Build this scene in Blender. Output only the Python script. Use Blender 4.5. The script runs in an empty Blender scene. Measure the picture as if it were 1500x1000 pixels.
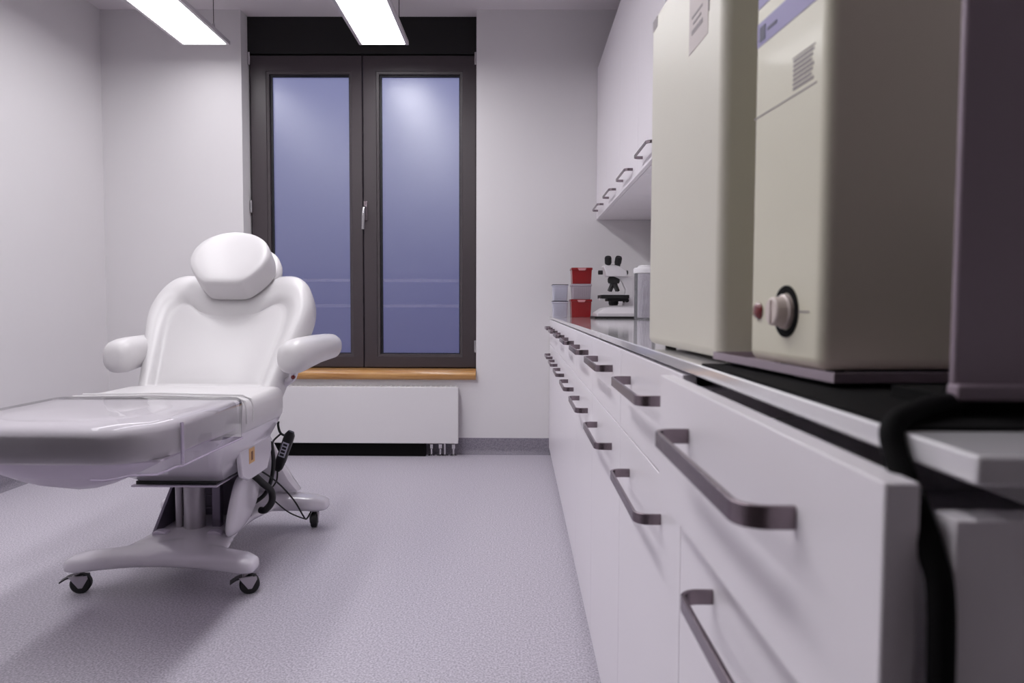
import bpy, bmesh, math, random
from mathutils import Vector, Matrix
random.seed(4)
S = bpy.context.scene
COL = S.collection
R = math.radians

# ------------------------------------------------------------------ materials
def lin(c):
    return tuple(((v/255)/12.92 if v/255 <= .04045 else ((v/255+.055)/1.055)**2.4) for v in c) + (1,)

def mat(name, col, rough=.5, metal=0., coat=0., bump=0., bscale=200., spec=.5, var=0., vscale=3.):
    m = bpy.data.materials.new(name); m.use_nodes = True
    nt = m.node_tree; b = nt.nodes['Principled BSDF']
    c = lin(col)
    b.inputs['Base Color'].default_value = c
    b.inputs['Roughness'].default_value = rough
    b.inputs['Metallic'].default_value = metal
    b.inputs['Coat Weight'].default_value = coat
    b.inputs['Coat Roughness'].default_value = .08
    b.inputs['Specular IOR Level'].default_value = spec
    tc = nt.nodes.new('ShaderNodeTexCoord')
    if var > 0:
        n = nt.nodes.new('ShaderNodeTexNoise'); n.inputs['Scale'].default_value = vscale
        n.inputs['Detail'].default_value = 4
        r = nt.nodes.new('ShaderNodeValToRGB')
        r.color_ramp.elements[0].color = tuple(x*(1-var) for x in c[:3]) + (1,)
        r.color_ramp.elements[1].color = tuple(min(1, x*(1+var)) for x in c[:3]) + (1,)
        nt.links.new(tc.outputs['Object'], n.inputs['Vector'])
        nt.links.new(n.outputs['Fac'], r.inputs['Fac'])
        nt.links.new(r.outputs['Color'], b.inputs['Base Color'])
    if bump > 0:
        n2 = nt.nodes.new('ShaderNodeTexNoise'); n2.inputs['Scale'].default_value = bscale
        n2.inputs['Detail'].default_value = 3
        bp = nt.nodes.new('ShaderNodeBump'); bp.inputs['Strength'].default_value = bump
        bp.inputs['Distance'].default_value = .002
        nt.links.new(tc.outputs['Object'], n2.inputs['Vector'])
        nt.links.new(n2.outputs['Fac'], bp.inputs['Height'])
        nt.links.new(bp.outputs['Normal'], b.inputs['Normal'])
    return m

def emis(name, col, strength):
    m = bpy.data.materials.new(name); m.use_nodes = True
    nt = m.node_tree; b = nt.nodes['Principled BSDF']
    b.inputs['Base Color'].default_value = lin((240, 240, 240))
    b.inputs['Emission Color'].default_value = col
    b.inputs['Emission Strength'].default_value = strength
    return m

M = {}
M['wall'] = mat('wall_paint', (222, 219, 221), .85, bump=.08, bscale=350, var=.012)
M['darkwall'] = mat('dark_bounce_cut', (62, 54, 52), .7, var=.1, vscale=2)  # dark tone invented for the unseen wall to absorb bounce
M['ceil'] = mat('ceiling_paint', (228, 222, 226), .9, bump=.05, bscale=300)
M['lam'] = mat('white_laminate', (236, 231, 236), .32, spec=.4, var=.01)
M['top'] = mat('glossy_worktop', (222, 219, 223), .07, coat=.6, spec=.6)
M['steel'] = mat('brushed_steel', (140, 128, 134), .27, 1., bump=.12, bscale=900)
M['chrome'] = mat('chrome', (205, 203, 205), .18, 1.)
M['frame'] = mat('window_frame_grey', (62, 54, 58), .42, bump=.05, bscale=400)
M['header'] = mat('blind_box_black', (12, 10, 12), .7)
M['black'] = mat('black_rubber', (12, 11, 13), .55)
M['gasket'] = mat('black_gasket', (10, 11, 22), .5)
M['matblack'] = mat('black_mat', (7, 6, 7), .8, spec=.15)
M['dark'] = mat('dark_plastic', (26, 24, 28), .4)
M['vinyl'] = mat('white_upholstery', (208, 205, 207), .36, coat=.12, bump=.06, bscale=500, spec=.45)
M['plastic'] = mat('white_gloss_plastic', (215, 210, 218), .22, coat=.5)
M['skin'] = mat('pale_shell_plastic', (200, 191, 206), .35, coat=.2)
M['liftgrey'] = mat('grey_lift_metal', (120, 112, 128), .4, .6)
M['actuator'] = mat('actuator_grey', (178, 172, 180), .35, .3)
M['beige'] = mat('beige_enamel', (214, 210, 190), .38, coat=.15, var=.02, vscale=6)
M['beige2'] = mat('beige_enamel_pale', (212, 208, 194), .42, var=.02, vscale=5)
M['panel'] = mat('grey_painted_panel', (150, 134, 146), .5)
M['traygrey'] = mat('tray_metal', (168, 154, 164), .4, .3)
M['red'] = mat('red_plastic', (138, 6, 16), .3, coat=.3)
M['redtab'] = mat('pale_red_tab', (214, 150, 156), .35)
M['redlamp'] = mat('red_lamp', (112, 6, 10), .2, coat=.6)
M['boxgrey'] = mat('pale_grey_plastic', (202, 202, 216), .4)
M['boxedge'] = mat('slate_edge', (70, 68, 82), .4)
M['ribbed'] = mat('pale_ribbed_plastic', (176, 164, 174), .35)
M['label'] = mat('blue_violet_label', (140, 132, 176), .5)
M['labeld'] = mat('label_dark_print', (52, 48, 82), .5)
M['labelg'] = mat('grey_print', (140, 132, 134), .6)
M['paper'] = mat('label_paper', (196, 186, 184), .6)
M['orange'] = mat('orange_sticker', (214, 168, 112), .5)
M['brown'] = mat('brown_print', (120, 70, 30), .5)
M['rad'] = mat('radiator_enamel', (222, 219, 221), .35, coat=.1)
M['cream'] = mat('knob_cream', (212, 198, 192), .4)
M['housing'] = mat('lamp_housing_grey', (200, 195, 200), .4, 0.)
M['lamp'] = emis('lamp_diffuser', (.985, .975, 1., 1), 13.)
M['lamp2'] = emis('lamp_diffuser_dimmer', (.985, .975, 1., 1), 7.5)
M['white'] = mat('white_cap', (235, 233, 236), .35)
M['microwhite'] = mat('microscope_white', (222, 218, 222), .3, coat=.2)

# wood
def wood():
    m = mat('oak_sill', (196, 146, 88), .35, coat=.3)
    nt = m.node_tree; b = nt.nodes['Principled BSDF']
    tc = nt.nodes.new('ShaderNodeTexCoord'); mp = nt.nodes.new('ShaderNodeMapping')
    mp.inputs['Scale'].default_value = (1.2, 18, 30)
    n = nt.nodes.new('ShaderNodeTexNoise'); n.inputs['Scale'].default_value = 3; n.inputs['Detail'].default_value = 6
    r = nt.nodes.new('ShaderNodeValToRGB')
    r.color_ramp.elements[0].position = .3; r.color_ramp.elements[1].position = .7
    r.color_ramp.elements[0].color = lin((166, 112, 58)); r.color_ramp.elements[1].color = lin((205, 158, 98))
    nt.links.new(tc.outputs['Object'], mp.inputs['Vector']); nt.links.new(mp.outputs['Vector'], n.inputs['Vector'])
    nt.links.new(n.outputs['Fac'], r.inputs['Fac']); nt.links.new(r.outputs['Color'], b.inputs['Base Color'])
    return m
M['wood'] = wood()

def floor_mat(name, a, c2, rough):
    m = mat(name, a, rough)
    nt = m.node_tree; b = nt.nodes['Principled BSDF']
    tc = nt.nodes.new('ShaderNodeTexCoord')
    n = nt.nodes.new('ShaderNodeTexNoise'); n.inputs['Scale'].default_value = 170; n.inputs['Detail'].default_value = 3
    r = nt.nodes.new('ShaderNodeValToRGB')
    r.color_ramp.elements[0].position = .36; r.color_ramp.elements[1].position = .64
    r.color_ramp.elements[0].color = lin(a); r.color_ramp.elements[1].color = lin(c2)
    v = nt.nodes.new('ShaderNodeTexVoronoi'); v.inputs['Scale'].default_value = 240
    r2 = nt.nodes.new('ShaderNodeValToRGB')
    r2.color_ramp.elements[0].color = (.62, .6, .66, 1); r2.color_ramp.elements[1].color = (1, 1, 1, 1)
    r2.color_ramp.elements[0].position = .08; r2.color_ramp.elements[1].position = .3
    mx = nt.nodes.new('ShaderNodeMixRGB'); mx.blend_type = 'MULTIPLY'; mx.inputs['Fac'].default_value = .55
    nt.links.new(tc.outputs['Object'], n.inputs['Vector']); nt.links.new(n.outputs['Fac'], r.inputs['Fac'])
    nt.links.new(tc.outputs['Object'], v.inputs['Vector']); nt.links.new(v.outputs['Distance'], r2.inputs['Fac'])
    nt.links.new(r.outputs['Color'], mx.inputs['Color1']); nt.links.new(r2.outputs['Color'], mx.inputs['Color2'])
    nt.links.new(mx.outputs['Color'], b.inputs['Base Color'])
    return m
M['floor'] = floor_mat('speckled_vinyl', (160, 155, 167), (208, 202, 212), .42)
M['cove'] = floor_mat('cove_vinyl', (118, 113, 126), (146, 140, 150), .5)

def glass_frosted():
    m = bpy.data.materials.new('frosted_glass'); m.use_nodes = True
    b = m.node_tree.nodes['Principled BSDF']
    b.inputs['Base Color'].default_value = (.93, .94, 1, 1)
    b.inputs['Transmission Weight'].default_value = 1
    b.inputs['Roughness'].default_value = .34
    b.inputs['Coat Weight'].default_value = .7
    b.inputs['Coat Roughness'].default_value = .3
    b.inputs['IOR'].default_value = 1.45
    return m
M['frost'] = glass_frosted()

def mix_clear(name, tint, amount, rough, glossrough):
    """thin clear film: mostly see-through, with gloss and a little haze"""
    m = bpy.data.materials.new(name); m.use_nodes = True
    nt = m.node_tree; nt.nodes.clear()
    out = nt.nodes.new('ShaderNodeOutputMaterial')
    tr = nt.nodes.new('ShaderNodeBsdfTransparent'); tr.inputs['Color'].default_value = (.97, .955, .985, 1)
    df = nt.nodes.new('ShaderNodeBsdfDiffuse'); df.inputs['Color'].default_value = tint
    gl = nt.nodes.new('ShaderNodeBsdfGlossy'); gl.inputs['Roughness'].default_value = glossrough
    fr = nt.nodes.new('ShaderNodeFresnel'); fr.inputs['IOR'].default_value = 1.45
    m1 = nt.nodes.new('ShaderNodeMixShader'); m1.inputs['Fac'].default_value = amount
    m2 = nt.nodes.new('ShaderNodeMixShader')
    nt.links.new(tr.outputs[0], m1.inputs[1]); nt.links.new(df.outputs[0], m1.inputs[2])
    nt.links.new(fr.outputs[0], m2.inputs['Fac'])
    nt.links.new(m1.outputs[0], m2.inputs[1]); nt.links.new(gl.outputs[0], m2.inputs[2])
    nt.links.new(m2.outputs[0], out.inputs[0])
    return m
M['film'] = mix_clear('clear_film', (.84, .80, .88, 1), .06, 0, .05)
M['jar'] = mix_clear('jar_glass', (.8, .8, .84, 1), .18, 0, .05)
M['stripe'] = mix_clear('rail_strip_film', (.6, .62, .8, 1), .13, 0, .4)

# ------------------------------------------------------------------ helpers
def BM(): return bmesh.new()

def box(bm, x0, x1, y0, y1, z0, z1):
    vs = [bm.verts.new(p) for p in ((x0,y0,z0),(x1,y0,z0),(x1,y1,z0),(x0,y1,z0),(x0,y0,z1),(x1,y0,z1),(x1,y1,z1),(x0,y1,z1))]
    for f in ((0,3,2,1),(4,5,6,7),(0,1,5,4),(1,2,6,5),(2,3,7,6),(3,0,4,7)):
        bm.faces.new([vs[i] for i in f])
    return bm

def loft(bm, rings, cap=True, closed=True):
    rv = [[bm.verts.new(p) for p in r] for r in rings]
    n = len(rings[0])
    for a, b in zip(rv, rv[1:]):
        for i in range(n if closed else n-1):
            j = (i+1) % n
            bm.faces.new((a[i], a[j], b[j], b[i]))
    if cap:
        bm.faces.new(list(reversed(rv[0]))); bm.faces.new(rv[-1])
    return bm

def frame_of(d):
    d = d.normalized()
    up = Vector((0, 0, 1)) if abs(d.z) < .95 else Vector((1, 0, 0))
    a = d.cross(up).normalized(); b = a.cross(d).normalized()
    return a, b

def tube(bm, pts, r, n=12):
    pts = [Vector(p) for p in pts]; rings = []; a = None
    for i, p in enumerate(pts):
        d = (pts[min(i+1, len(pts)-1)] - pts[max(i-1, 0)]).normalized()
        if a is None: a, b = frame_of(d)
        else:
            a = (a - d*a.dot(d)).normalized(); b = a.cross(d)
        rr = r[i] if isinstance(r, (list, tuple)) else r
        rings.append([p + (a*math.cos(t) + b*math.sin(t))*rr for t in [2*math.pi*k/n for k in range(n)]])
    return loft(bm, rings)

def spline(pts, k=8):
    P = [Vector(p) for p in pts]; out = []
    for i in range(len(P)-1):
        p0 = P[max(i-1, 0)]; p1 = P[i]; p2 = P[i+1]; p3 = P[min(i+2, len(P)-1)]
        for j in range(k):
            t = j/k
            out.append(.5*((2*p1) + (p2-p0)*t + (2*p0-5*p1+4*p2-p3)*t*t + (3*p1-p0-3*p2+p3)*t**3))
    out.append(P[-1]); return out

def cyl(bm, p0, p1, r, n=24):
    return tube(bm, [p0, p1], r, n)

def lathe(bm, prof, c, n=32, axis='z'):
    rings = []
    for r, h in prof:
        ring = []
        for k in range(n):
            t = 2*math.pi*k/n
            u, v = r*math.cos(t), r*math.sin(t)
            ring.append(Vector(c) + (Vector((u, v, h)) if axis == 'z' else (Vector((h, u, v)) if axis == 'x' else Vector((u, h, v)))))
        rings.append(ring)
    return loft(bm, rings)

def empty(name, loc=(0, 0, 0), rz=0):
    o = bpy.data.objects.new(name, None); COL.objects.link(o)
    o.location = loc; o.rotation_euler.z = rz; o.empty_display_size = .1
    return o

def obj(name, bm, m, parent=None, org=(0, 0, 0), bevel=0, seg=3, subsurf=0, angle=35, solid=0, flat=False):
    bmesh.ops.recalc_face_normals(bm, faces=bm.faces)
    me = bpy.data.meshes.new(name); bm.to_mesh(me); bm.free()
    me.transform(Matrix.Translation(-Vector(org)))
    me.materials.append(m if not isinstance(m, str) else M[m])
    if not flat:
        me.polygons.foreach_set('use_smooth', [True]*len(me.polygons))
        if not subsurf: me.set_sharp_from_angle(angle=R(angle))
    o = bpy.data.objects.new(name, me); COL.objects.link(o)
    if parent is not None: o.parent = parent
    else: o.location = org
    if solid:
        sm = o.modifiers.new('s', 'SOLIDIFY'); sm.thickness = solid; sm.offset = 0
    if bevel:
        b = o.modifiers.new('b', 'BEVEL'); b.width = bevel; b.segments = seg; b.limit_method = 'ANGLE'; b.angle_limit = R(40)
        b.harden_normals = False
    if subsurf:
        s = o.modifiers.new('u', 'SUBSURF'); s.levels = subsurf; s.render_levels = subsurf
    return o

def tag(o, label, cat, group=None, kind=None):
    o['label'] = label; o['category'] = cat
    if group: o['group'] = group
    if kind: o['kind'] = kind
    return o

def struct(name, bm, m, label=None, cat=None, **k):
    o = obj(name, bm, m, **k); o['kind'] = 'structure'
    if label: o['label'] = label
    if cat: o['category'] = cat
    return o

def copy_tree(o, parent=None):
    c = o.copy(); COL.objects.link(c)
    if parent is not None: c.parent = parent
    for ch in list(o.children): copy_tree(ch, c)
    return c

# ------------------------------------------------------------------ room
XL, XR, YB, YF, ZC = -2.68, .86, 4.66, -.55, 2.852
NX0, NX1, YW = -1.777, -.269, 4.80          # window niche
struct('floor', box(BM(), XL-.15, XR+.15, YF-.15, YB+.35, -.1, 0), 'floor', 'lavender grey speckled vinyl floor of the treatment room', 'floor')
struct('ceiling', box(BM(), XL-.15, XR+.15, YF-.15, YB+.35, ZC, ZC+.1), 'ceil', 'pale painted ceiling above the treatment room', 'ceiling')
struct('wall_left', box(BM(), XL-.15, XL, YF-.15, YB+.35, 0, ZC), 'wall', 'bare white side wall behind the treatment chair', 'wall')
struct('wall_right', box(BM(), XR, XR+.15, YF-.15, YB+.35, 0, ZC), 'wall', 'white side wall behind the cabinets and worktop', 'wall')
struct('wall_front', box(BM(), XL, XR, YF-.15, YF, 0, ZC), 'darkwall', 'unseen wall opposite the window, made dark to soak up bounced light', 'wall')  # unseen; tone and nearness chosen to darken surfaces facing the camera
bm = BM()
box(bm, XL, NX0, YB, YB+.35, 0, ZC); box(bm, NX1, XR, YB, YB+.35, 0, ZC); box(bm, NX0, NX1, YB, YB+.35, 0, .50)
struct('wall_back', bm, 'wall', 'white end wall around the tall window niche', 'wall')

def cove(x0, x1, y0, y1, nx, ny):
    """coved vinyl skirting: profile extruded along a wall; (nx,ny) points into the room"""
    prof = [(0, 0), (.030, 0), (.016, .004), (.007, .013), (.004, .030), (.004, .104), (0, .106)]
    ring = lambda x, y: [(x+nx*d, y+ny*d, h) for d, h in prof]
    return loft(BM(), [ring(x0, y0), ring(x1, y1)])
struct('baseboard_back', cove(XL+.004, .24, YB, YB, 0, -1), 'cove', 'grey coved vinyl skirting along the window wall', 'baseboard')
struct('baseboard_left', cove(XL, XL, YF, YB-.004, 1, 0), 'cove', 'grey coved vinyl skirting along the bare side wall', 'baseboard')

# window ------------------------------------------------------------
win = empty('window_1', ((NX0+NX1)/2, YW, .55)); win['kind'] = 'structure'
win['label'] = 'tall dark framed window with two frosted panes'; win['category'] = 'window'
WO = win.location
ZS0, ZS1 = .545, 2.615
obj('header_panel', box(BM(), NX0, NX1, YW-.03, YW+.1, ZS1, ZC), 'header', win, WO, bevel=.003)
bm = BM(); f = .035
box(bm, NX0, NX0+f, YW, YW+.09, .50, ZS1); box(bm, NX1-f, NX1, YW, YW+.09, .50, ZS1)
box(bm, NX0+f, NX1-f, YW, YW+.09, .50, ZS0+.03); box(bm, NX0+f, NX1-f, YW, YW+.09, ZS1-.03, ZS1)
obj('window_frame', bm, 'frame', win, WO, bevel=.004)
SX = -1.026
def sash(x0, x1, gx0, gx1, gz0=.649, gz1=2.484):
    """profiled sash: outer frame, stepped glazing bead, black gasket, pane"""
    z0, z1 = ZS0+.012, ZS1-.008
    bm = BM()
    yf, yb = YW-.022, YW+.06
    def ring(a, b, c, d, y): return [(a, y, c), (b, y, c), (b, y, d), (a, y, d)]
    e = .012
    rings = [ring(x0, x1, z0, z1, yb), ring(x0, x1, z0, z1, yf+.004), ring(x0+.004, x1-.004, z0+.004, z1-.004, yf),
             ring(gx0-.022, gx1+.022, gz0-.022, gz1+.022, yf), ring(gx0-.020, gx1+.020, gz0-.020, gz1+.020, yf+.006),
             ring(gx0-.004, gx1+.004, gz0-.004, gz1+.004, yf+.010), ring(gx0-.002, gx1+.002, gz0-.002, gz1+.002, yf+.028),
             ring(gx0-.002, gx1+.002, gz0-.002, gz1+.002, yb)]
    loft(bm, rings + [rings[0]], cap=False)
    bmesh.ops.remove_doubles(bm, verts=bm.verts, dist=1e-5)
    s = obj('sash', bm, 'frame', win, WO, angle=20)
    bm = BM()
    g = .012
    for a in ((gx0-.002, gx0+g, gz0-.002, gz1+.002), (gx1-g*.3, gx1+.002, gz0-.002, gz1+.002), (gx0+g, gx1-g*.3, gz0-.002, gz0+.003), (gx0+g, gx1-g*.3, gz1-g*.7, gz1+.002)):
        box(bm, a[0], a[1], yf+.029, yf+.04, a[2], a[3])
    obj('gasket', bm, 'gasket', s, (0, 0, 0))
    obj('pane', box(BM(), gx0-.004, gx1+.004, yf+.042, yf+.050, gz0-.004, gz1+.004), 'frost', s, (0, 0, 0), flat=True)
    for z in (1.137, .967):
        obj('rail_strip', box(BM(), gx0+.006, gx1-.004, yf+.0395, yf+.0415, z-.010, z+.010), 'stripe', s, (0, 0, 0), flat=True)  # soft strips on the glass stand in for balustrade bars outside
    for c in s.children: c.data.transform(Matrix.Translation(-WO))
    return s
sash(NX0+.012, SX-.003, -1.640, -1.118)
sash(SX+.003, NX1-.010, -.915, -.388)
# handle and hinges
bm = BM()
box(bm, -1.022, -.996, YW-.030, YW-.022, 1.53, 1.66)
h = obj('window_handle', bm, 'steel', win, WO, bevel=.004)
bm = BM()
tube(bm, spline([(-1.009, YW-.028, 1.615), (-1.010, YW-.055, 1.615), (-1.013, YW-.066, 1.60), (-1.016, YW-.068, 1.55), (-1.018, YW-.066, 1.47)]), [.009]*20 + [.010]*13)
obj('lever', bm, 'chrome', h, WO, subsurf=0)
for x, z in ((NX0+.012, 1.62), (NX0+.012, 2.58), (NX1-.012, 2.58), (NX1-.012, .70)):
    bm = BM(); cyl(bm, (x, YW-.036, z-.04), (x, YW-.036, z+.04), .009, 14); box(bm, x-.003, x+.003, YW-.034, YW-.020, z-.03, z+.03)
    obj('hinge', bm, 'chrome', win, WO)
# wooden sill
bm = BM(); prof = []
for t in [math.pi/2 + math.pi*k/10 for k in range(11)]:
    prof.append((YB-.015 + .032*math.cos(t), .519 + .031*math.sin(t)))
prof += [(YW+.0, .488+.012), (YW+.0, .55)]
prof = [(YB-.015+.0, .55)] + prof[1:11] + [(YB-.0005, .488), (YB-.0005, .501), (YW, .501), (YW, .55)]
loft(bm, [[(x, y, z) for y, z in prof] for x in (NX0+.001, NX1-.001)])
struct('trim_1', bm, 'wood', 'golden wood sill with a rounded edge below the window', 'window sill', org=((NX0+NX1)/2, YB, .5))

# ------------------------------------------------------------------ radiator
rad = empty('radiator', (-1.03, 4.60, 0)); RO = rad.location
tag(rad, 'flat white panel radiator on the wall under the wooden sill', 'radiator')
rx0, rx1 = -1.685, -.377
obj('front_panel', box(BM(), rx0, rx1, 4.548, 4.562, .088, .452), 'rad', rad, RO, bevel=.004)
bm = BM(); box(bm, rx0+.004, rx1-.004, 4.563, 4.635, .095, .446)
obj('convector_body', bm, 'rad', rad, RO, bevel=.004)
bm = BM()
for k in range(40):
    x = rx0+.02+k*(rx1-rx0-.04)/39; box(bm, x-.004, x+.004, 4.566, 4.632, .446, .452)
obj('top_grille', bm, 'rad', rad, RO)
obj('plinth', box(BM(), rx0+.01, -.59, 4.575, 4.618, .0, .094), 'matblack', rad, RO)  # black box put in for the dark shadow gap below the radiator
bm = BM(); box(bm, -1.5, -1.46, 4.634, 4.659, .2, .4); obj('wall_bracket', bm, 'rad', rad, RO)
bm = BM(); box(bm, -.6, -.56, 4.634, 4.659, .2, .4); obj('wall_bracket', bm, 'rad', rad, RO)
for x, kind in ((-.555, 1), (-.497, 1), (-.468, 0), (-.412, 1)):
    bm = BM(); cyl(bm, (x, 4.60, .0), (x, 4.60, .094), .0075, 14)
    lathe(bm, [(.022, .0), (.022, .004), (.012, .010), (.0085, .012)], (x, 4.60, 0), 18)
    if kind: lathe(bm, [(.011, .045), (.015, .05), (.015, .075), (.011, .08)], (x, 4.60, 0), 14)
    obj('valve_pipe', bm, 'chrome', rad, RO)

# ------------------------------------------------------------------ pendant lamps
def pendant(xc, label, glow='lamp'):
    y0, y1, z0, w = .25, 4.42, 2.545, .150
    t = empty('pendant_lamp', (xc, (y0+y1)/2, z0)); O = t.location
    tag(t, label, 'lamp', 'pendant lamps over the treatment chair')
    bm = BM()
    prof = [(-w, z0), (-w+.018, z0), (-w+.020, z0+.004), (w-.020, z0+.004), (w-.018, z0), (w, z0), (w, z0+.022), (w-.03, z0+.045), (-w+.03, z0+.045), (-w, z0+.022)]
    loft(bm, [[(xc+a, y, z) for a, z in prof] for y in (y0, y1)])
    obj('housing', bm, 'housing', t, O)
    obj('diffuser', box(BM(), xc-w+.022, xc+w-.022, y0+.012, y1-.012, z0-.0005, z0+.0035), glow, t, O, flat=True)
    for y in (y0+.25, y1-.16):
        bm = BM(); cyl(bm, (xc+.118, y, z0+.030), (xc+.118, y, ZC-.0005), .0022, 8)
        w_ = obj('suspension_wire', bm, 'dark', t, O)
        bm = BM(); lathe(bm, [(.004, 0), (.007, .002), (.007, .03), (.003, .036)], (xc+.118, y, z0+.032), 12)
        obj('wire_grip', bm, 'chrome', w_, O)
        bm = BM(); lathe(bm, [(.004, -.02), (.022, -.014), (.025, 0)], (xc+.118, y, ZC-.0005), 18)
        obj('ceiling_cup', bm, 'chrome', w_, O)
    return t
pendant(-.8155, 'long flat pendant lamp hanging in front of the window')
pendant(-1.90, 'long flat pendant lamp hanging beside the bare side wall', 'lamp2')

# ------------------------------------------------------------------ handles
def handle_bm(L=.29, proj=.036, hh=.0078, th=.0048, rad=.019):
    """flat bow handle; lies in local x (out = -x) / y; fixed at x=0"""
    bm = BM(); path = []
    a = L/2
    path.append((0, a)); 
    for k in range(7):
        t = math.pi/2*k/6
        path.append((-proj+rad-rad*math.sin(t), a-rad+rad*math.cos(t)))
    for k in range(7):
        t = math.pi/2*k/6
        path.append((-proj+rad-rad*math.cos(t), -a+rad-rad*math.sin(t)))
    path.append((0, -a))
    rings = []
    for i, p in enumerate(path):
        q0 = Vector(path[max(i-1, 0)]); q1 = Vector(path[min(i+1, len(path)-1)])
        d = (q1-q0).normalized(); n = Vector((-d.y, d.x))*th/2
        pv = Vector(p)
        rings.append([(pv.x+n.x, pv.y+n.y, -hh), (pv.x-n.x, pv.y-n.y, -hh), (pv.x-n.x, pv.y-n.y, hh), (pv.x+n.x, pv.y+n.y, hh)])
    return loft(bm, rings)

def move(bm, d):
    bmesh.ops.translate(bm, vec=Vector(d), verts=bm.verts); return bm

# ------------------------------------------------------------------ base cabinets
XF = .2085; FT = .018; UW = .54
ZCT = .903
ORD = ['standing at the near end of the worktop, its drawer pulled ajar', 'second from the near end of the worktop', 'third from the near end of the worktop',
       'fourth from the near end of the worktop', 'fourth from the window wall', 'third from the window wall', 'second from the window wall', 'in the corner against the window wall']
def base_cabinet(y0, y1, pull, end, label):
    t = empty('base_cabinet', (.53, (y0+y1)/2, 0)); O = t.location
    tag(t, 'white base cabinet ' + label, 'cabinet', 'white base cabinets under the worktop')
    bm = BM(); xb = XF+FT+.0015
    ce = y0 - .006 if end else y0 + .001
    box(bm, (.2105 if end else xb), XR-.004, ce, ce+.018, .045, .868); box(bm, xb, XR-.004, y1-.019, y1-.001, .045, .868)
    box(bm, xb, XR-.004, ce+.018, y1-.019, .045, .063); box(bm, XR-.012, XR-.004, ce+.018, y1-.019, .063, .868)
    box(bm, xb, XR-.012, ce+.018, y1-.019, .72, .735)
    box(bm, xb+.035, XR-.06, ce+.002, y1-.002, .868, ZCT-.0145)
    obj('carcass', bm, 'lam', t, O, bevel=.0008, seg=1)
    obj('plinth', box(BM(), XF+.05, XF+.066, ce, y1-.001, 0, .045), 'lam', t, O)
    g = .0015
    # drawer
    xp = XF - pull
    d = obj('drawer', box(BM(), xp, xp+FT, y0+g, y1-g, .7285, .884), 'lam', t, O, bevel=.0012, seg=2)
    bm = BM(); box(bm, xp+FT, xp+.5, y0+.06, y0+.072, .75, .84); box(bm, xp+FT, xp+.5, y1-.072, y1-.06, .75, .84)
    box(bm, xp+FT, xp+.5, y0+.072, y1-.072, .75, .758); box(bm, xp+.49, xp+.5, y0+.072, y1-.072, .758, .84)
    obj('drawer_box', bm, 'lam', d, O)
    yc = (y0+y1)/2 - (.02 if end else 0)
    obj('handle', move(handle_bm(), (xp+.0003, yc, .834)), 'steel', d, O, bevel=.0008, seg=2)
    # door
    dr = obj('door', box(BM(), XF, XF+FT, (.361 if end else y0+g), y1-g, .045, .7255), 'lam', t, O, bevel=.0012, seg=2)
    obj('handle', move(handle_bm(), (XF+.0003, yc, .662)), 'steel', dr, O, bevel=.0008, seg=2)
    return t
YB0 = .361
for i in range(8):
    y0 = YB0+UW*i; y1 = y0+UW
    if i == 0: y0 = .347
    if i == 7: y1 = YB-.003
    base_cabinet(y0, y1, .0285 if i == 0 else 0, i == 0, ORD[i])

# worktop
bm = BM(); box(bm, XF-.0005, XR-.0005, .322, YB-.001, ZCT-.014, ZCT)
w = obj('worktop', bm, 'top', None, (.53, 2.4, ZCT-.014), bevel=.0015, seg=2)
tag(w, 'long thin glossy white worktop over the row of base cabinets', 'worktop')

# ------------------------------------------------------------------ wall cabinets
XU = .505; ZU0, ZU1 = 1.526, 2.486
UL = ['in the corner against the window wall', 'second from the window wall', 'third from the window wall', 'fourth from the window wall, partly behind the beige appliance']
for i in range(4):
    y1 = 4.69-UW*i; y0 = y1-UW
    if i == 0: y1 = YB-.002
    t = empty('wall_cabinet', ((XU+XR)/2, (y0+y1)/2, ZU0)); O = t.location
    tag(t, 'white wall cabinet ' + UL[i], 'cabinet', 'white wall cabinets above the worktop')
    obj('carcass', box(BM(), XU+.0195, XR-.0005, y0+.001, y1-.001, ZU0, ZU1), 'lam', t, O, bevel=.001, seg=1)
    dr = obj('door', box(BM(), XU, XU+.018, y0+.0015, y1-.0015, ZU0, ZU1), 'lam', t, O, bevel=.0012, seg=2)
    yc = 4.42-UW*i
    obj('handle', move(handle_bm(hh=.006), (XU+.0003, yc, ZU0+.046)), 'steel', dr, O, bevel=.0008, seg=2)

# ------------------------------------------------------------------ things on the worktop, near end
# black mat
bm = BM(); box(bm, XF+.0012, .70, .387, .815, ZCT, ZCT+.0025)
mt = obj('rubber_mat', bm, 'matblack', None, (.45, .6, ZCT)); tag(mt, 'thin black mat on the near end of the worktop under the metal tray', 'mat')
ZM = ZCT+.0025
# tray (rotated)
TA = R(5.3)
tr = empty('metal_tray', (.250, .566, ZM), TA); tag(tr, 'thin grey metal tray on black rubber feet under the appliance with the knob', 'tray')
ZT = .0045
bm = BM(); L, W = .262, .42
box(bm, 0, W, 0, L, ZT, ZT+.0015); box(bm, 0, .002, 0, L, ZT+.0015, ZT+.008); box(bm, W-.002, W, 0, L, ZT+.0015, ZT+.008)
box(bm, .002, W-.002, 0, .002, ZT+.0015, ZT+.008); box(bm, .002, W-.002, L-.002, L, ZT+.0015, ZT+.008)
obj('tray_plate', bm, 'traygrey', tr)
for a, b in ((.012, .03), (.012, .18), (W-.05, .03), (W-.05, .18)):
    obj('rubber_foot', box(BM(), a, a+.03, b, b+.06, 0, ZT), 'black', tr, bevel=.001, seg=2)

def rounded_tower(w, d, hgt, r=.012, z0=0., rt=.01):
    """upright appliance body: x 0..d (into the worktop), y 0..w, rounded edges all round"""
    bm = BM(); box(bm, 0, d, 0, w, z0, hgt); return bm

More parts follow.
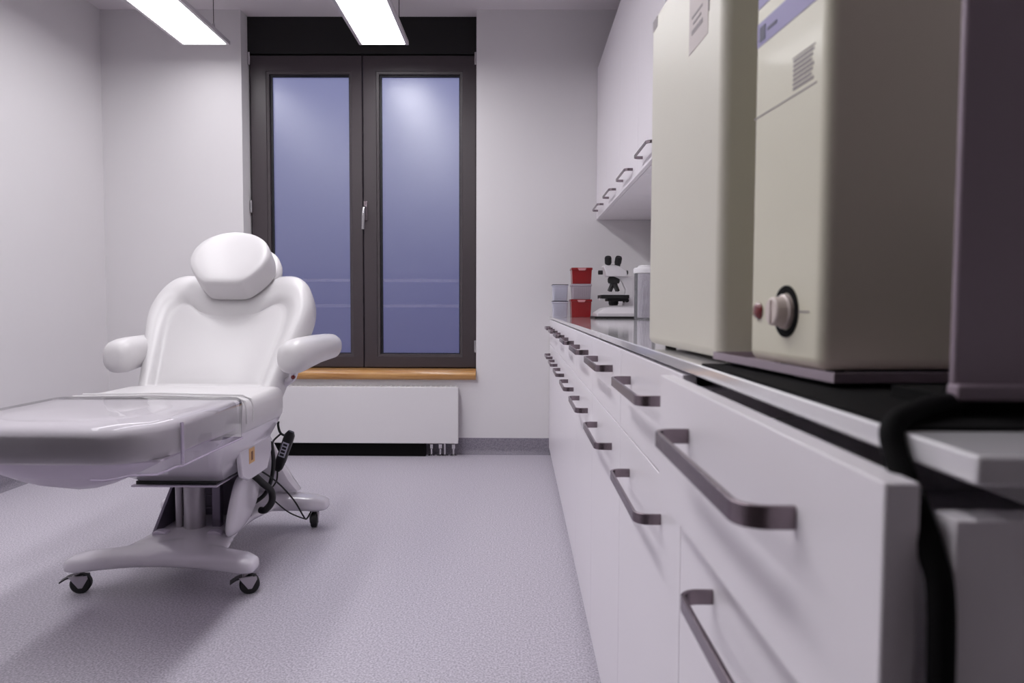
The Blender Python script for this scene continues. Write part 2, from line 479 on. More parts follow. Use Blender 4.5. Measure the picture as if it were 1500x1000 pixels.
# appliance with knob
A1 = empty('tall_appliance', (.262+.0008, .622, ZM+ZT+.0016), TA)
tag(A1, 'tall beige metal appliance with a rotary knob and red lamp on the metal tray', 'appliance')
obj('body', rounded_tower(.151, .30, .47, z0=.003), 'beige', A1, bevel=.010, seg=5)
for a, b in ((.03, .03), (.03, .12), (.27, .03), (.27, .12)):
    bm = BM(); lathe(bm, [(.008, 0), (.008, .0035)], (a, b, 0), 14); obj('foot', bm, 'black', A1)
# front is the x=0 face; local y runs away from the camera
yk, zk = .066, .054
bm = BM(); 
rings = []
for k in range(25):
    t = -math.pi*.80 + 1.60*math.pi*k/24
    cs, sn = math.cos(t), math.sin(t)
    q = lambda r, x: (x, yk - r*cs, zk + r*sn)
    rings.append([q(.0180, -.0012), q(.0248, -.0012), q(.0248, .0004), q(.0180, .0004)])
bm = BM(); loft(bm, rings)
obj('dial_ring', bm, 'matblack', A1)
bm = BM(); lathe(bm, [(.0165, .0002), (.0165, -.004), (.0145, -.0055), (.0135, -.014), (.012, -.0155), (.004, -.016)], (0, yk, zk), 28, 'x')
kb = obj('knob', bm, 'cream', A1)
bm = BM(); box(bm, -.0172, -.0156, yk-.002, yk+.002, zk-.011, zk+.011); obj('pointer', bm, 'cream', kb, bevel=.0005)
bm = BM(); lathe(bm, [(.0088, .0002), (.0088, -.0015), (.007, -.0035), (.002, -.0048)], (0, .1265, zk), 20, 'x')
obj('indicator_lamp', bm, 'redlamp', A1)
bm = BM(); box(bm, -.0006, .0003, .022, .041, zk-.0006, zk+.0008)
obj('scale_mark', bm, 'labelg', A1)
# printed band label with dark logo, stripe above, grey text block, seam line
zl = lambda z: z
bm = BM(); box(bm, -.0005, .0002, .012, .143, .327, .351); lb = obj('name_band', bm, 'label', A1)
bm = BM(); box(bm, -.0009, -.0004, .124, .137, .331, .346)
obj('logo_block', bm, 'labeld', lb)
bm = BM(); box(bm, -.0009, -.0004, .098, .119, .337, .340); obj('band_print', bm, 'labeld', lb)
bm = BM(); box(bm, -.0005, .0002, .012, .142, .366, .392); obj('upper_band', bm, 'label', A1)
bm = BM(); box(bm, -.0004, .0002, .022, .064, .2895, .2905); 
for k in range(7): box(bm, -.0004, .0002, .024+(k % 3)*.002, .062, .2855-k*.0042, .2855-k*.0042+.0024)
obj('printed_text', bm, 'labelg', A1)
bm = BM(); box(bm, -.0004, .0002, .018, .147, .2545, .2558); obj('seam_line', bm, 'labelg', A1)

# wider appliance behind
A2 = empty('wide_appliance', (.236, .848, ZCT), R(2.4))
tag(A2, 'wide plain beige metal appliance behind the one with the knob', 'appliance')
obj('body', rounded_tower(.365, .33, .54, z0=.005), 'beige2', A2, bevel=.012, seg=5)
for a, b in ((.03, .03), (.03, .33), (.29, .03), (.29, .33)):
    bm = BM(); lathe(bm, [(.009, 0), (.009, .0056)], (a, b, 0), 14); obj('foot', bm, 'black', A2)
bm = BM(); box(bm, -.0005, .0002, .056, .139, .404, .480); lb = obj('paper_label', bm, 'paper', A2)
bm = BM(); box(bm, -.0009, -.0004, .078, .126, .426, .432); box(bm, -.0009, -.0004, .085, .120, .438, .441); box(bm, -.0009, -.0004, .080, .126, .447, .450)
obj('label_print', bm, 'labelg', lb)
bm = BM(); box(bm, -.0005, .0002, .325, .355, .515, .532); obj('edge_mark', bm, 'labelg', A2)
bm = BM(); box(bm, -.0007, .0002, .052, .055, .43, .50); obj('upper_mark', bm, 'labelg', A2)

# flat grey panel, close to the camera
P = empty('upright_panel', (.2605, .428, ZM)); tag(P, 'dim grey upright panel with a rimmed bottom on the black mat', 'panel')
obj('panel_sheet', box(BM(), 0, .30, 0, .006, .018, .48), 'panel', P, bevel=.002)
obj('bottom_rim', box(BM(), 0, .30, -.004, .008, .0085, .019), 'panel', P, bevel=.002)
bm = BM(); box(bm, .01, .30, .003, .09, 0, .0085); box(bm, .05, .06, .006, .08, .0085, .12); box(bm, .24, .25, .006, .08, .0085, .12)
obj('black_base', bm, 'matblack', P)

# power cables over the edge
def cable(path, r): 
    bm = BM(); tube(bm, spline(path, 10), r, 14); return bm
pc = obj('power_cable', cable([(.42, .47, ZM+.0068), (.32, .462, ZM+.0068), (.250, .424, ZM+.0066), (.2145, .396, ZCT+.0066), (.2030, .387, ZCT+.0005), (.2010, .379, .892), (.2012, .369, .880), (.2018, .357, .866), (.2035, .347, .848), (.2045, .3405, .83), (.2045, .338, .78), (.2045, .334, .70), (.2045, .333, .60), (.207, .341, .48), (.208, .344, .35)], .0064), 'matblack', None, (.2, .4, ZCT))
tag(pc, 'thick black cable hanging over the worktop edge beside the ajar drawer', 'cable')

# ------------------------------------------------------------------ things on the worktop, far end
def bin_bm(x0, x1, y0, y1, z0, z1, tap=.006, wall=.003):
    """open-topped tapering bin with rolled rim"""
    bm = BM()
    def r(e, z): return [(x0+e, y0+e, z), (x1-e, y0+e, z), (x1-e, y1-e, z), (x0+e, y1-e, z)]
    loft(bm, [r(tap, z0), r(0.002, z1-.008), r(-.002, z1-.007), r(-.002, z1), r(wall, z1), r(tap+wall, z0+.003)])
    return bm
def stack_box(x0, x1, y0, y1, z0, z1, m, label, cat, group, tab=None, rib=False, lid=None):
    t = empty('storage_box', ((x0+x1)/2, (y0+y1)/2, z0)); O = t.location
    tag(t, label, cat, group)
    obj('bin', bin_bm(x0, x1, y0, y1, z0, z1-.006), m, t, O, bevel=.002, seg=2)
    obj('lid', box(BM(), x0-.001, x1+.001, y0-.001, y1+.001, z1-.006, z1-.0005), lid or m, t, O, bevel=.001, seg=2)
    if tab:
        xc = (x0+x1)/2; bm = BM()
        loft(bm, [[(xc-.026, y, z1-.0035), (xc-.018, y, z1-.017), (xc+.018, y, z1-.017), (xc+.026, y, z1-.0035)] for y in (y0-.005, y0-.0012)])
        obj('clip', bm, tab, t, O, bevel=.001)
    if rib:
        bm = BM()
        for k in range(9):
            x = x0+.012+k*(x1-x0-.024)/8; box(bm, x-.002, x+.002, y0-.0015, y0+.004, z0+.012, z1-.016)
        obj('ribs', bm, m, t, O)
    return t
G = 'storage boxes stacked on the far end of the worktop'
rx = (.318, .442); ry = (4.28, 4.42)
stack_box(*rx, *ry, ZCT, ZCT+.108, 'red', 'red storage box at the bottom of the striped stack', 'box', G, 'redtab')
stack_box(rx[0]+.006, rx[1]-.002, *ry, ZCT+.108, ZCT+.200, 'ribbed', 'pale ribbed storage box between the two red ones', 'box', G, None, True)
stack_box(rx[0]+.003, rx[1]+.001, *ry, ZCT+.200, ZCT+.296, 'red', 'red storage box on top of the striped stack', 'box', G, 'redtab')
stack_box(.213, .308, 4.38, 4.52, ZCT, ZCT+.099, 'boxgrey', 'lower pale grey storage box at the worktop corner', 'box', G, None, True, 'boxedge')
stack_box(.213, .308, 4.38, 4.52, ZCT+.099, ZCT+.200, 'boxgrey', 'upper pale grey storage box at the worktop corner', 'box', G, None, True, 'boxedge')

# microscope (eyepieces face the room)
mic = empty('microscope', (.56, 4.05, ZCT)); tag(mic, 'white and black binocular microscope between the red boxes and the glass jar', 'microscope')
bm = BM()
def rr(x0, x1, y0, y1, z): return [(x0, y0, z), (x1, y0, z), (x1, y1, z), (x0, y1, z)]
loft(bm, [rr(-.125, .10, -.12, .12, .006), rr(-.125, .10, -.12, .12, .028), rr(-.085, .095, -.10, .11, .055), rr(-.02, .095, -.06, .10, .072)])
obj('base', bm, 'microwhite', mic, bevel=.006)
bm = BM(); box(bm, -.138, .10, -.128, .125, 0, .011); obj('base_rim', bm, 'black', mic)
bm = BM(); loft(bm, [rr(.03, .09, -.035, .035, .06), rr(.045, .09, -.03, .03, .16), rr(.02, .09, -.032, .032, .215), rr(-.03, .085, -.035, .035, .235)])
obj('arm', bm, 'microwhite', mic, bevel=.008)
bm = BM(); box(bm, -.10, .055, -.09, .09, .110, .130); box(bm, -.06, .05, -.06, .06, .095, .110); obj('stage', bm, 'black', mic, bevel=.002)
bm = BM(); box(bm, -.085, .03, -.075, .075, .1302, .134); box(bm, -.10, -.088, -.03, .03, .10, .118); obj('stage_plate', bm, 'microwhite', mic)
bm = BM(); lathe(bm, [(.012, .076), (.028, .08), (.028, .1045)], (-.02, 0, 0), 20); obj('condenser', bm, 'black', mic)
bm = BM(); lathe(bm, [(.022, .072), (.026, .074), (.024, .08), (.02, .084)], (-.02, 0, 0), 20); obj('light_port', bm, 'dark', mic)
for k in range(4):
    a = 2*math.pi*k/4+.4; bm = BM()
    p0 = Vector((-.02, 0, .205)); p1 = p0 + Vector((.032*math.cos(a), .032*math.sin(a), -.052))
    tube(bm, [p0, p0.lerp(p1, .4), p0.lerp(p1, .45), p1], [.013, .013, .011, .008], 14); obj('objective', bm, 'dark', mic)
bm = BM(); lathe(bm, [(.03, .195), (.034, .205), (.034, .222), (.026, .234)], (-.02, 0, 0), 24); obj('nosepiece', bm, 'black', mic)
bm = BM(); loft(bm, [rr(-.065, .05, -.055, .055, .232), rr(-.075, .045, -.055, .055, .265), rr(-.085, .0, -.05, .05, .292), rr(-.07, -.03, -.04, .04, .30)])
obj('head', bm, 'microwhite', mic, bevel=.006)
for s in (-1, 1):
    bm = BM(); p0 = Vector((-.03 + s*.024, -.02, .278)); p1 = p0 + Vector((s*.006, -.035, .062))
    tube(bm, [p0, p0.lerp(p1, .45), p0.lerp(p1, .48), p0.lerp(p1, .9), p1], [.016, .016, .019, .019, .016], 18)
    obj('eyepiece', bm, 'black', mic)
for s in (-1, 1):
    bm = BM(); lathe(bm, [(.010, 0), (.010, s*.012), (.020, s*.013), (.020, s*.03), (.011, s*.031), (.011, s*.045), (.004, s*.046)], (.06 if s > 0 else .05, 0, .10), 20, 'y')
    obj('focus_knob', bm, 'black', mic)
for s in (-1, 1):
    bm = BM(); lathe(bm, [(.012, s*.0), (.012, s*.024), (.006, s*.026)], (-.028+s*.058, -.03, .255), 18, 'x'); obj('side_knob', bm, 'black', mic)

# glass jar with white lid
jar = empty('glass_jar', (.655, 3.70, ZCT)); tag(jar, 'clear glass jar with a white lid standing beside the microscope', 'jar')
bm = BM(); lathe(bm, [(.05, .001), (.055, .006), (.055, .235), (.052, .236), (.052, .008), (.045, .006)], (0, 0, 0), 36); obj('glass', bm, 'jar', jar)
bm = BM(); lathe(bm, [(.05, .2365), (.060, .237), (.061, .258), (.055, .264), (.040, .267), (.035, .275), (.02, .278)], (0, 0, 0), 36); obj('lid', bm, 'white', jar)
for k in range(9):
    a = k*.7; bm = BM(); c = Vector((.024*math.cos(a), .024*math.sin(a), .012)); d = Vector((.018*math.cos(a+2), .018*math.sin(a+2), .17+.02*math.sin(k*2)))
    cyl(bm, c, c+d, .0035, 8)
    o = obj('stirring_stick', bm, 'microwhite', None, (.655, 3.70, ZCT))
    o.data.transform(Matrix.Translation(Vector((.655, 3.70, ZCT)))); o.location = (.655, 3.70, ZCT)
    tag(o, 'pale thin stick standing inside the clear glass jar', 'stick', 'sticks inside the glass jar')

# ------------------------------------------------------------------ treatment chair
CX = -1.192
ch = empty('treatment_chair', (CX, 2.79, 0)); CO = Vector(ch.location)
tag(ch, 'white reclining treatment chair on casters with a film covered leg rest', 'chair')
# everything below is built in u (across), v (depth), z and shifted by CX
def U(bm): return move(bm, (CX, 0, 0))

# base: two crossbars and a spine, melted together
def bar(bm, secs):
    rings = []
    for c, w, z0, z1, ax in secs:   # c = centre (u,v), half width, along axis
        ring = []
        for k in range(16):
            t = 2*math.pi*k/16; cs, sn = math.cos(t), math.sin(t)
            a = w*math.copysign(abs(cs)**.55, cs); h = (z0+z1)/2 + (z1-z0)/2*math.copysign(abs(sn)**.55, sn)
            ring.append((c[0], c[1]+a, h) if ax == 'u' else (c[0]+a, c[1], h))
        rings.append(ring)
    loft(bm, rings)
bm = BM()
def crossbar(v0, vm, hw, top):
    n = 15; secs = []
    for k in range(n):
        s = -1+2*k/(n-1); a = abs(s)
        u = s*hw
        vv = v0 + (vm-v0)*(1-a)**1.2
        w = .052 + .06*(1-a)**1.5
        zt = .132 + (top-.132)*(1-a)**1.1
        zb = .066 + .026*(1-a*a)
        if k in (0, n-1): w *= .72; zt -= .012; zb += .008
        secs.append(((u, vv), w, zb, zt, 'u'))
    bar(bm, secs)
crossbar(2.362, 2.43, .320, .142)
crossbar(3.105, 3.03, .365, .185)
secs = []
for k in range(11):
    s = k/10; v = 2.40+s*.68
    secs.append(((0, v), .15+.05*abs(2*s-1)**2, .085+.02*math.sin(math.pi*s), .134+.008*math.sin(math.pi*s), 'v'))
bar(bm, secs)
base = obj('base_frame', U(bm), 'plastic', ch, CO)
rm = base.modifiers.new('r', 'REMESH'); rm.mode = 'VOXEL'; rm.voxel_size = .009; rm.use_smooth_shade = True
sm = base.modifiers.new('m', 'SMOOTH'); sm.factor = .5; sm.iterations = 14

def caster(u, v, ang):
    e = empty('caster', (0, 0, 0)); e.parent = ch; e.location = Vector((CX+u, v, 0))-CO; e.rotation_euler.z = ang
    bm = BM(); lathe(bm, [(.008, .055), (.008, .095)], (0, 0, 0), 12)
    for s in (-1, 1):
        loft(bm, [[(s*.0175+d, -.022, .060), (s*.0175+d, .034, .060), (s*.0175+d, .036, .050), (s*.0175+d, .019, .020), (s*.0175+d, .007, .020)] for d in (-.0015, .0015)])
    box(bm, -.0185, .0185, -.016, .022, .056, .061)
    obj('fork', bm, 'actuator', e)
    bm = BM(); prof = [(.006, -.012), (.028, -.0135), (.0325, -.010), (.0325, .010), (.028, .0135), (.006, .012)]
    lathe(bm, prof, (0, .012, .0325), 28, 'x'); obj('wheel', bm, 'black', e)
    bm = BM(); loft(bm, [[(a, y, z) for a in (-.016, .016) for z in ((z0, z0+.005) if a < 0 else (z0+.005, z0))] for y, z0 in ((-.05, .040), (-.03, .052), (-.012, .057))])
    obj('brake_lever', bm, 'dark', e)
    return e
caster(-.288, 2.360, R(-74)); caster(.280, 2.364, R(-68)); caster(-.300, 3.10, R(160)); caster(.302, 3.105, R(190))

# lift: open dark housing with actuators
bm = BM()
def plate(bm, pts, th):   # pts in (v,z) extruded across u
    loft(bm, [[(th[0], a, b) for a, b in pts], [(th[1], a, b) for a, b in pts]])
pp = [(2.555, .124), (2.80, .124), (2.90, .30), (2.90, .324), (2.77, .324), (2.745, .305)]
plate(bm, pp, (-.140, -.128)); plate(bm, pp, (.126, .138))
box(bm, -.128, .126, 2.79, 2.80, .128, .324); box(bm, -.128, .126, 2.58, 2.79, .124, .131)
lift = obj('lift_housing', U(bm), 'liftgrey', ch, CO, bevel=.002)
for c, l, q in ((-.108, .024, .034), (.098, .034, .024)):
    bm = BM()
    loft(bm, [[(c-.030, v, .123), (c+.030, v, .123), (c+q-.006, v, .146), (c, v, .151), (c-l+.006, v, .148)] for v in (2.550, 2.585)])
    obj('front_lip', U(bm), 'skin', lift, CO, bevel=.003)
bm = BM(); lathe(bm, [(.036, .131), (.0375, .137), (.0375, .318), (.034, .3245)], (-.014, 2.64, 0), 32); obj('actuator_cylinder', U(bm), 'actuator', lift, CO)
bm = BM(); lathe(bm, [(.013, .131), (.013, .3245)], (-.072, 2.64, 0), 18); obj('guide_rod', U(bm), 'actuator', lift, CO)
bm = BM(); box(bm, .050, .082, 2.64, 2.67, .131, .318); box(bm, .022, .05, 2.65, 2.662, .205, .212); box(bm, .022, .05, 2.65, 2.662, .252, .259)
obj('motor_block', U(bm), 'liftgrey', lift, CO, bevel=.003)
bm = BM(); box(bm, -.175, .130, 2.50, 2.90, .3245, .331)
tp = obj('top_plate', U(bm), 'skin', ch, CO, bevel=.001)
bm = BM(); box(bm, -.165, .120, 2.515, 2.88, .331, .343); obj('dark_rail', U(bm), 'black', ch, CO)
# white side shroud (soft cover over the lift arm)
bm = BM(); rings = []
prof = [(2.48, .132), (2.60, .124), (2.72, .146), (2.81, .212), (2.835, .265), (2.80, .315), (2.70, .342), (2.60, .337), (2.55, .25)]
for u, e in ((.139, 0), (.160, 0), (.172, .02), (.176, .05)):
    cy, cz = 2.68, .24
    rings.append([(u, cy+(a-cy)*(1-e*6), cz+(b-cz)*(1-e*6)) for a, b in prof])
loft(bm, rings); obj('side_shroud', U(bm), 'plastic', ch, CO, subsurf=2)
# rear column sweeping down to the rear arms
bm = BM(); rings = []
for v, z, w, th in ((2.98, .47, .12, .05), (3.0, .40, .15, .055), (3.02, .30, .19, .06), (3.06, .22, .22, .07), (3.11, .16, .24, .06)):
    ring = []
    for k in range(20):
        t = 2*math.pi*k/20; cs, sn = math.cos(t), math.sin(t)
        ring.append((w*math.copysign(abs(cs)**.5, cs), v + th*math.copysign(abs(sn)**.6, sn), z))
    rings.append(ring)
loft(bm, rings); obj('rear_column', U(bm), 'plastic', ch, CO)

# seat pan under the seat: tapering shell
def rrect(cu, cv, hu, hv, z, r, n=5):
    pts = []
    for sx, sy, a0 in ((1, 1, 0), (-1, 1, 90), (-1, -1, 180), (1, -1, 270)):
        for k in range(n):
            a = R(a0+90*k/(n-1))
            pts.append((cu+sx*(hu-r)+r*math.cos(a), cv+sy*(hv-r)+r*math.sin(a), z))
    return pts
bm = BM()
loft(bm, [rrect(-.01, 2.68, .150, .165, .344, .02), rrect(0, 2.58, .20, .235, .42, .03), rrect(0, 2.50, .262, .29, .515, .04), rrect(0, 2.50, .275, .30, .548, .04)])
pan = obj('seat_pan', U(bm), 'plastic', ch, CO)
# bracket on the side with the orange sticker
bm = BM()
loft(bm, [[(u, 2.46, .53), (u, 2.79, .53), (u, 2.80, .40), (u, 2.75, .335), (u, 2.56, .335), (u, 2.50, .36)] for u in (.205, .223)])
br = obj('side_bracket', U(bm), 'plastic', ch, CO, bevel=.006)
bm = BM(); box(bm, .2226, .2236, 2.56, 2.615, .395, .450); st = obj('sticker', U(bm), 'orange', br, CO)
bm = BM(); box(bm, .2235, .2241, 2.58, 2.597, .405, .437); obj('sticker_print', U(bm), 'brown', br, CO)

# cushions ----------------------------------------------------------
def slab(par, zs):
    """loft a rounded rectangle at several (inset, z) levels"""
    hu, v0, v1, rf, rb = par; bm = BM()
    loft(bm, [[(u, v, z) for u, v in outline_leg(hu-e, v0+e, v1-e, max(rf-e, .006), max(rb-e, .006))] for e, z in zs])
    return bm
def outline_leg(hu, v0, v1, rf, rb, n=9):
    pts = []
    for su, v, r, sv, a0 in ((1, v0, rf, 1, 270), (1, v1, rb, -1, 0), (-1, v1, rb, -1, 90), (-1, v0, rf, 1, 180)):
        for k in range(n):
            a = R(a0+90*k/(n-1)); pts.append((su*(hu-r)+r*math.cos(a), v+sv*r+r*math.sin(a)))
    return pts
# order: counter-clockwise starting front right
leg_p = (.300, 1.725, 2.285, .15, .03)
edge = lambda z0, z1, r: [(.03, z0), (.012, z0), (.003, z0+r*.35), (0, z0+r), (0, z1-r), (.004, z1-r*.45), (.015, z1-r*.1), (.03, z1), (.08, z1+.004), (.16, z1+.006)]
bm = slab(leg_p, edge(.575, .668, .022)); leg = obj('leg_rest', U(bm), 'vinyl', ch, CO, angle=60)
# raised foot pad island on the leg rest
bm = slab((.20, 1.80, 2.16, .14, .14), [(0, .670), (.004, .6755), (.02, .678), (.06, .679), (.10, .679)]); obj('foot_pad', U(bm), 'vinyl', leg, CO, angle=60)
# bowl shaped shell below
bm = BM(); rings = []
for k in range(13):
    s = -1+2*k/12
    dep = .105*math.cos(math.pi/2*s)**1.3
    ring = []
    for v, q in ((1.79, .15), (1.84, .75), (1.92, 1), (2.1, .95), (2.25, .6), (2.28, .2)):
        ring.append((s*.29, v, .576-dep*q-.004))
    ring += [(s*.29, 2.28, .578), (s*.29, 1.79, .578)]
    rings.append(ring)
loft(bm, rings); obj('leg_rest_shell', U(bm), 'skin', ch, CO, angle=60)
# clear protective film over the leg rest, hanging down at the sides
film_o = outline_leg(.306, 1.718, 2.30, .152, .02)
def wav(z, a): return lambda p: z + a*math.sin(p[0]*31+p[1]*47) + a*.5*math.sin(p[0]*83-p[1]*29)
bm = BM()
n = len(film_o)
def fring(e, z, a):
    o = outline_leg(.306-e, 1.718+e, 2.300-e, max(.152-e, .006), max(.02-e, .006))
    return [(u+(.0018*math.sin(i*1.7) if e <= .004 else 0), v, wav(z, a)((u, v))) for i, (u, v) in enumerate(o)]
loft(bm, [fring(.002, .545, .004), fring(.001, .60, .0), fring(-.0015, .648, .0), fring(.002, .664, .001), fring(.011, .6715, .001), fring(.03, .6755, .0015), fring(.07, .681, .002), fring(.11, .684, .002), fring(.17, .685, .001), fring(.24, .685, .001)])
bm.faces.ensure_lookup_table(); bmesh.ops.delete(bm, geom=[bm.faces[-2]], context='FACES_ONLY')
bm.faces.ensure_lookup_table()
fl = obj('clear_film', U(bm), 'film', leg, CO, angle=80)
# seams of the film: a welded vertical seam and a rim bead, slightly violet
bm = BM()
tube(bm, [(film_o[i][0]*1.004, film_o[i][1], .545+.004*math.sin(film_o[i][0]*31+film_o[i][1]*47)) for i in list(range(0, n))], .0028, 6)
tube(bm, [(.307, 1.872, .550), (.3075, 1.872, .60), (.307, 1.872, .66)], .0045, 6)
obj('film_seam', U(bm), mat('film_bead', (186, 174, 196), .2, coat=.3), fl, CO)
# seat
seat_p = (.303, 2.305, 2.74, .035, .05)
bm = slab(seat_p, edge(.548, .660, .035)); seat = obj('seat_cushion', U(bm), 'vinyl', ch, CO, angle=60)
bm = BM()
for v in (2.335, 2.39):
    tube(bm, [(-.27, v, .667), (0, v, .672), (.27, v, .667), (.296, v, .655), (.3035, v, .63), (.3035, v, .58)], .004, 8)
obj('seat_piping', U(bm), 'vinyl', seat, CO)

# backrest ----------------------------------------------------------
TH = R(38)
BO = Vector((0, 2.735, .600)); tv = Vector((0, math.sin(TH), math.cos(TH))); nv = Vector((0, -math.cos(TH), math.sin(TH)))
def B(u, s, n): return BO + Vector((u, 0, 0)) + tv*s + nv*n
half = [(.262, 0.0), (.275, .08), (.292, .18), (.316, .28), (.333, .36), (.337, .42), (.328, .485), (.305, .548), (.270, .590), (.225, .606), (.170, .600), (.115, .575), (.06, .560), (0, .556)]
ctrl = half + [(-u, s) for u, s in reversed(half[:-1])]
bo = []
P_ = spline([(u, s, 0) for u, s in ctrl], 4); bo = [(p.x, p.y) for p in P_]
# inner panel outline (follows shape, dips below the neck)
halfi = [(.205, .045), (.212, .10), (.222, .18), (.235, .27), (.243, .35), (.240, .41), (.222, .445), (.195, .455), (.160, .44), (.12, .41), (.08, .395), (.045, .388), (.02, .386), (0, .385)]
ctrli = halfi + [(-u, s) for u, s in reversed(halfi[:-1])]
bi = [(p.x, p.y) for p in spline([(u, s, 0) for u, s in ctrli], 4)]
mix = lambda t: [(a[0]*(1-t)+b[0]*t, a[1]*(1-t)+b[1]*t) for a, b in zip(bo, bi)]
def shrink(o, k, c=(0, .24)): return [(c[0]+(a-c[0])*k, c[1]+(b-c[1])*k) for a, b in o]
rings = []
def ring(o, h): rings.append([B(u, s, h) for u, s in o])
ring(shrink(bo, .5), -.075); ring(shrink(bo, .88), -.075); ring(shrink(bo, .965), -.066); ring(bo, -.045); ring(bo, .015)
ring(mix(.05), .038); ring(mix(.18), .055); ring(mix(.42), .062); ring(mix(.70), .055); ring(mix(.90), .042); ring(bi, .034); ring(shrink(bi, .97), .031); ring(shrink(bi, .92), .034)
ring(shrink(bi, .8), .038); ring(shrink(bi, .5), .038); ring(shrink(bi, .2), .038)
bm = BM(); loft(bm, rings); bk = obj('backrest', U(bm), 'vinyl', ch, CO, angle=80)
# headrest ----------------------------------------------------------
TH2 = R(37)
HO = Vector((.006, 2.985, 1.122)); t2 = Vector((0, math.sin(TH2), math.cos(TH2))); n2 = Vector((0, -math.cos(TH2), math.sin(TH2)))
hh = [(0, -.125), (.05, -.124), (.082, -.116), (.120, -.080), (.152, -.03), (.162, .015), (.154, .065), (.127, .108), (.085, .138), (.04, .152), (0, .156)]
ho = hh + [(-u, s) for u, s in reversed(hh[1:-1])]
ho = [(p.x, p.y) for p in spline([(u, s, 0) for u, s in ho + [ho[0]]], 4)][:-1]
rings = []
for k, h in ((.5, -.062), (.92, -.062), (.98, -.055), (1, -.040), (1, .034), (.992, .046), (.97, .054), (.93, .059), (.8, .0625), (.5, .064), (.2, .0645)):
    rings.append([HO + Vector((u*k, 0, 0)) + t2*(s*k) + n2*h for u, s in ho])
bm = BM(); loft(bm, rings); obj('headrest', U(bm), 'vinyl', ch, CO, angle=80)
H2 = HO + n2*(-.085) + t2*(.03) + Vector((.012, 0, 0))
rings = []
for k, h in ((.5, -.05), (.92, -.045), (1, -.02), (1, .01), (.9, .0195)):
    rings.append([H2 + Vector((u*k*.97, 0, 0)) + t2*(s*k*.97) + n2*h for u, s in ho])
bm = BM(); loft(bm, rings); obj('headrest_backing', U(bm), 'vinyl', ch, CO, angle=80)
bm = BM()
for s in (-1, 1): tube(bm, [B(s*.05, .50, -.03), B(s*.05, .62, -.045), H2 + Vector((s*.05, 0, 0)) + t2*.0 + n2*-.03], .008, 10)
obj('headrest_post', U(bm), 'chrome', ch, CO)

# armrests ----------------------------------------------------------
def armrest(u0, u1, zc, s):
    bm = BM(); rings = []
    path = [(2.655, .35), (2.662, .72), (2.685, .93), (2.72, 1), (2.80, 1.0), (2.95, .97), (3.08, .97), (3.16, .95), (3.20, .82), (3.222, .5)]
    for v, k in path:
        f_ = (v-2.66)/.56
        u = u0+(u1-u0)*f_; hw = .060*k*(1-.1*f_); hz = .066*k*(1-.15*f_)
        ring = []
        for j in range(24):
            t = 2*math.pi*j/24; cs, sn = math.cos(t), math.sin(t)
            ring.append((u+hw*math.copysign(abs(cs)**.85, cs), v, zc+.018*f_+.008*math.sin(math.pi*f_) + hz*math.copysign(abs(sn)**.85, sn)))
        rings.append(ring)
    loft(bm, rings); a = obj('armrest', U(bm), 'vinyl', ch, CO, angle=80)
    bm = BM()
    dv = 0 if s > 0 else .13
    tube(bm, [(u0-.01*s, 2.76+dv, zc-.05), (u0-.03*s, 2.79+dv, zc-.085), (u0-.07*s, 2.82+dv, zc-.11)], .016, 12)
    obj('arm_bracket', U(bm), 'plastic', a, CO)
    if s < 0: return a
    bm = BM(); lathe(bm, [(.008, .004), (.008, -.006), (.004, -.008)], (u0-.012*s, 2.745, zc-.078), 14, 'y'); obj('pivot_cap', U(bm), 'redlamp', a, CO)
    return a
armrest(.341, .362, .771, 1); armrest(-.315, -.350, .771, -1)

# hoses of the chair
def px(*p): return Vector(p)
bm = BM(); tube(bm, spline([(.150, 2.70, .345), (.178, 2.72, .318), (.200, 2.76, .275), (.218, 2.80, .235), (.220, 2.80, .192), (.198, 2.79, .162), (.175, 2.80, .158)], 8), .0135, 12)
obj('lift_hose', U(bm), 'black', ch, CO)
bm = BM(); tube(bm, spline([(.20, 2.86, .42), (.205, 2.87, .34), (.198, 2.86, .265), (.178, 2.84, .21), (.14, 2.81, .18)], 8), .008, 10)
obj('thin_hose', U(bm), 'black', ch, CO)
# hand remote hung on the seat side
rmt = empty('hand_remote', (CX+.205, 2.985, .262)); tag(rmt, 'black hand remote hanging from the side of the treatment chair', 'remote control')
ax = Vector((.055, -.005, .15)).normalized(); sd = Vector((0, 1, 0)).cross(ax).normalized(); ot = Vector((0, -1, 0))
def RP(a, b, c): return Vector((-.024, 0, .010)) + (sd*a + ot*b + ax*c)*1.22
bm = BM(); rings = []
for c, w_, th in ((0, .008, .007), (.012, .015, .010), (.04, .018, .012), (.075, .017, .012), (.115, .018, .013), (.135, .017, .012), (.148, .010, .009)):
    rings.append([RP(w_*math.copysign(abs(math.cos(t))**.6, math.cos(t)), th*math.copysign(abs(math.sin(t))**.6, math.sin(t)), c) for t in [2*math.pi*k/16 for k in range(16)]])
loft(bm, rings); obj('case', bm, 'dark', rmt)
bm = BM()
loft(bm, [[RP(-.011, d, .055), RP(.011, d, .055), RP(.011, d, .108), RP(-.011, d, .108)] for d in (.0115, .0142)]); obj('key_pad', bm, 'boxgrey', rmt)
for k in range(4):
    bm = BM(); loft(bm, [[RP(-.007, d, .060+k*.012), RP(.007, d, .060+k*.012), RP(.007, d, .067+k*.012), RP(-.007, d, .067+k*.012)] for d in (.014, .0155)]); obj('key', bm, 'dark', rmt)
bm = BM(); tube(bm, spline([RP(0, 0, .128), RP(-.03, .0, .128), RP(-.048, 0, .15), RP(-.052, .0, .165)], 6), .005, 10)
tube(bm, spline([RP(-.03, 0, .128), RP(-.045, 0, .10), RP(-.047, 0, .085)], 6), .004, 8)
obj('hook', bm, 'black', rmt)
bm = BM(); q = lambda u, v, z: Vector((u-.205, v-2.985, z-.262))
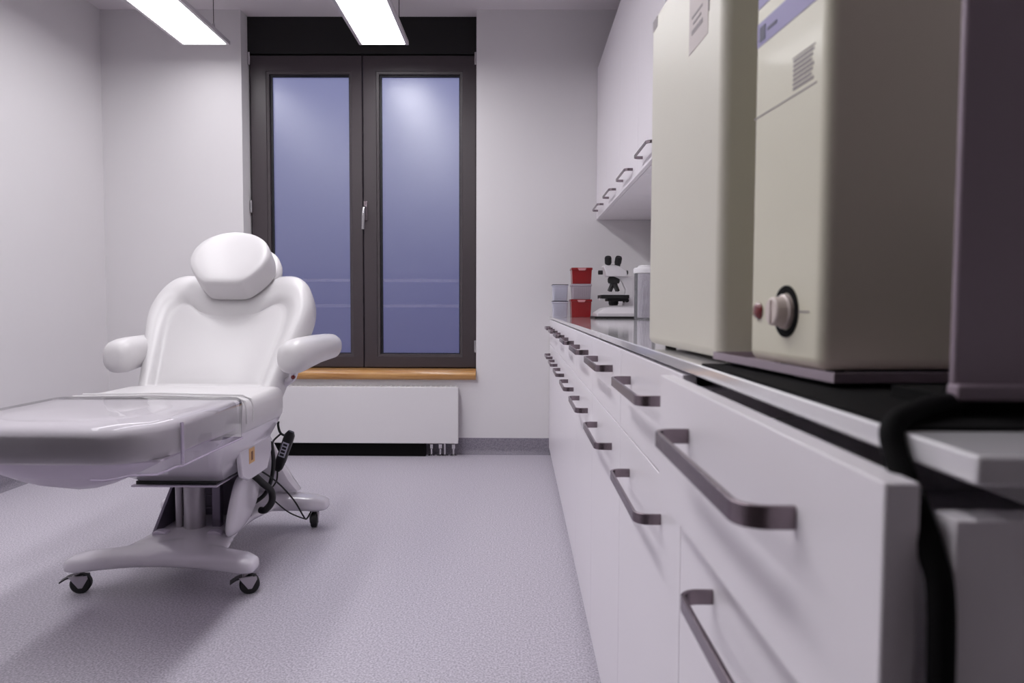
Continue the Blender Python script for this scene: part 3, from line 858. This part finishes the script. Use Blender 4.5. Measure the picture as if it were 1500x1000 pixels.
tube(bm, spline([RP(0, 0, .002), q(.185, 2.96, .235), q(.17, 2.92, .21), q(.17, 2.86, .25), q(.150, 2.76, .335)], 8), .0035, 8)
obj('cord', bm, 'black', rmt)
# mains lead trailing to the rear caster
bm = BM(); tube(bm, spline([(.150, 2.71, .35), (.18, 2.75, .335), (.215, 2.88, .25), (.25, 2.98, .15), (.275, 3.02, .075), (.285, 3.035, .052), (.295, 3.05, .066), (.30, 3.07, .082)], 8), .0035, 8)
tube(bm, spline([(.205, 2.84, .195), (.24, 2.92, .12), (.265, 2.98, .08), (.282, 3.03, .054)], 8), .003, 8)
obj('mains_lead', U(bm), 'black', ch, CO)

# ------------------------------------------------------------------ world: dusk outside
w = bpy.data.worlds.new('dusk'); S.world = w; w.use_nodes = True
nt = w.node_tree; bg = nt.nodes['Background']
tc = nt.nodes.new('ShaderNodeTexCoord'); sx = nt.nodes.new('ShaderNodeSeparateXYZ')
rp = nt.nodes.new('ShaderNodeValToRGB'); mr = nt.nodes.new('ShaderNodeMapRange')
mr.inputs['From Min'].default_value = -.5; mr.inputs['From Max'].default_value = .7
nt.links.new(tc.outputs['Generated'], sx.inputs[0]); nt.links.new(sx.outputs['Z'], mr.inputs['Value']); nt.links.new(mr.outputs[0], rp.inputs['Fac'])
el = rp.color_ramp.elements
el[0].position = 0; el[0].color = (.05, .05, .13, 1)
el[1].position = 1; el[1].color = (.46, .50, .76, 1)
e = el.new(.40); e.color = (.095, .095, .215, 1)
e = el.new(.62); e.color = (.22, .23, .42, 1)
nt.links.new(rp.outputs['Color'], bg.inputs['Color']); bg.inputs['Strength'].default_value = .92

# ------------------------------------------------------------------ camera
cd = bpy.data.cameras.new('camera'); cam = bpy.data.objects.new('camera', cd); COL.objects.link(cam)
cd.sensor_width = 36; cd.lens = 25.2; cd.clip_start = .02
yaw, pitch, roll = R(.44), R(2.84), R(.2)
cam.matrix_world = Matrix.Translation((0, 0, .97)) @ Matrix.Rotation(yaw, 4, 'Z') @ Matrix.Rotation(math.pi/2-pitch, 4, 'X') @ Matrix.Rotation(roll, 4, 'Z')
cd.dof.use_dof = True; cd.dof.focus_distance = 3.2; cd.dof.aperture_fstop = 7.0
S.camera = cam
S.view_settings.view_transform = 'Standard'; S.view_settings.look = 'None'
S.view_settings.exposure = 0.06; S.view_settings.gamma = 1; S.view_settings.use_curve_mapping = False
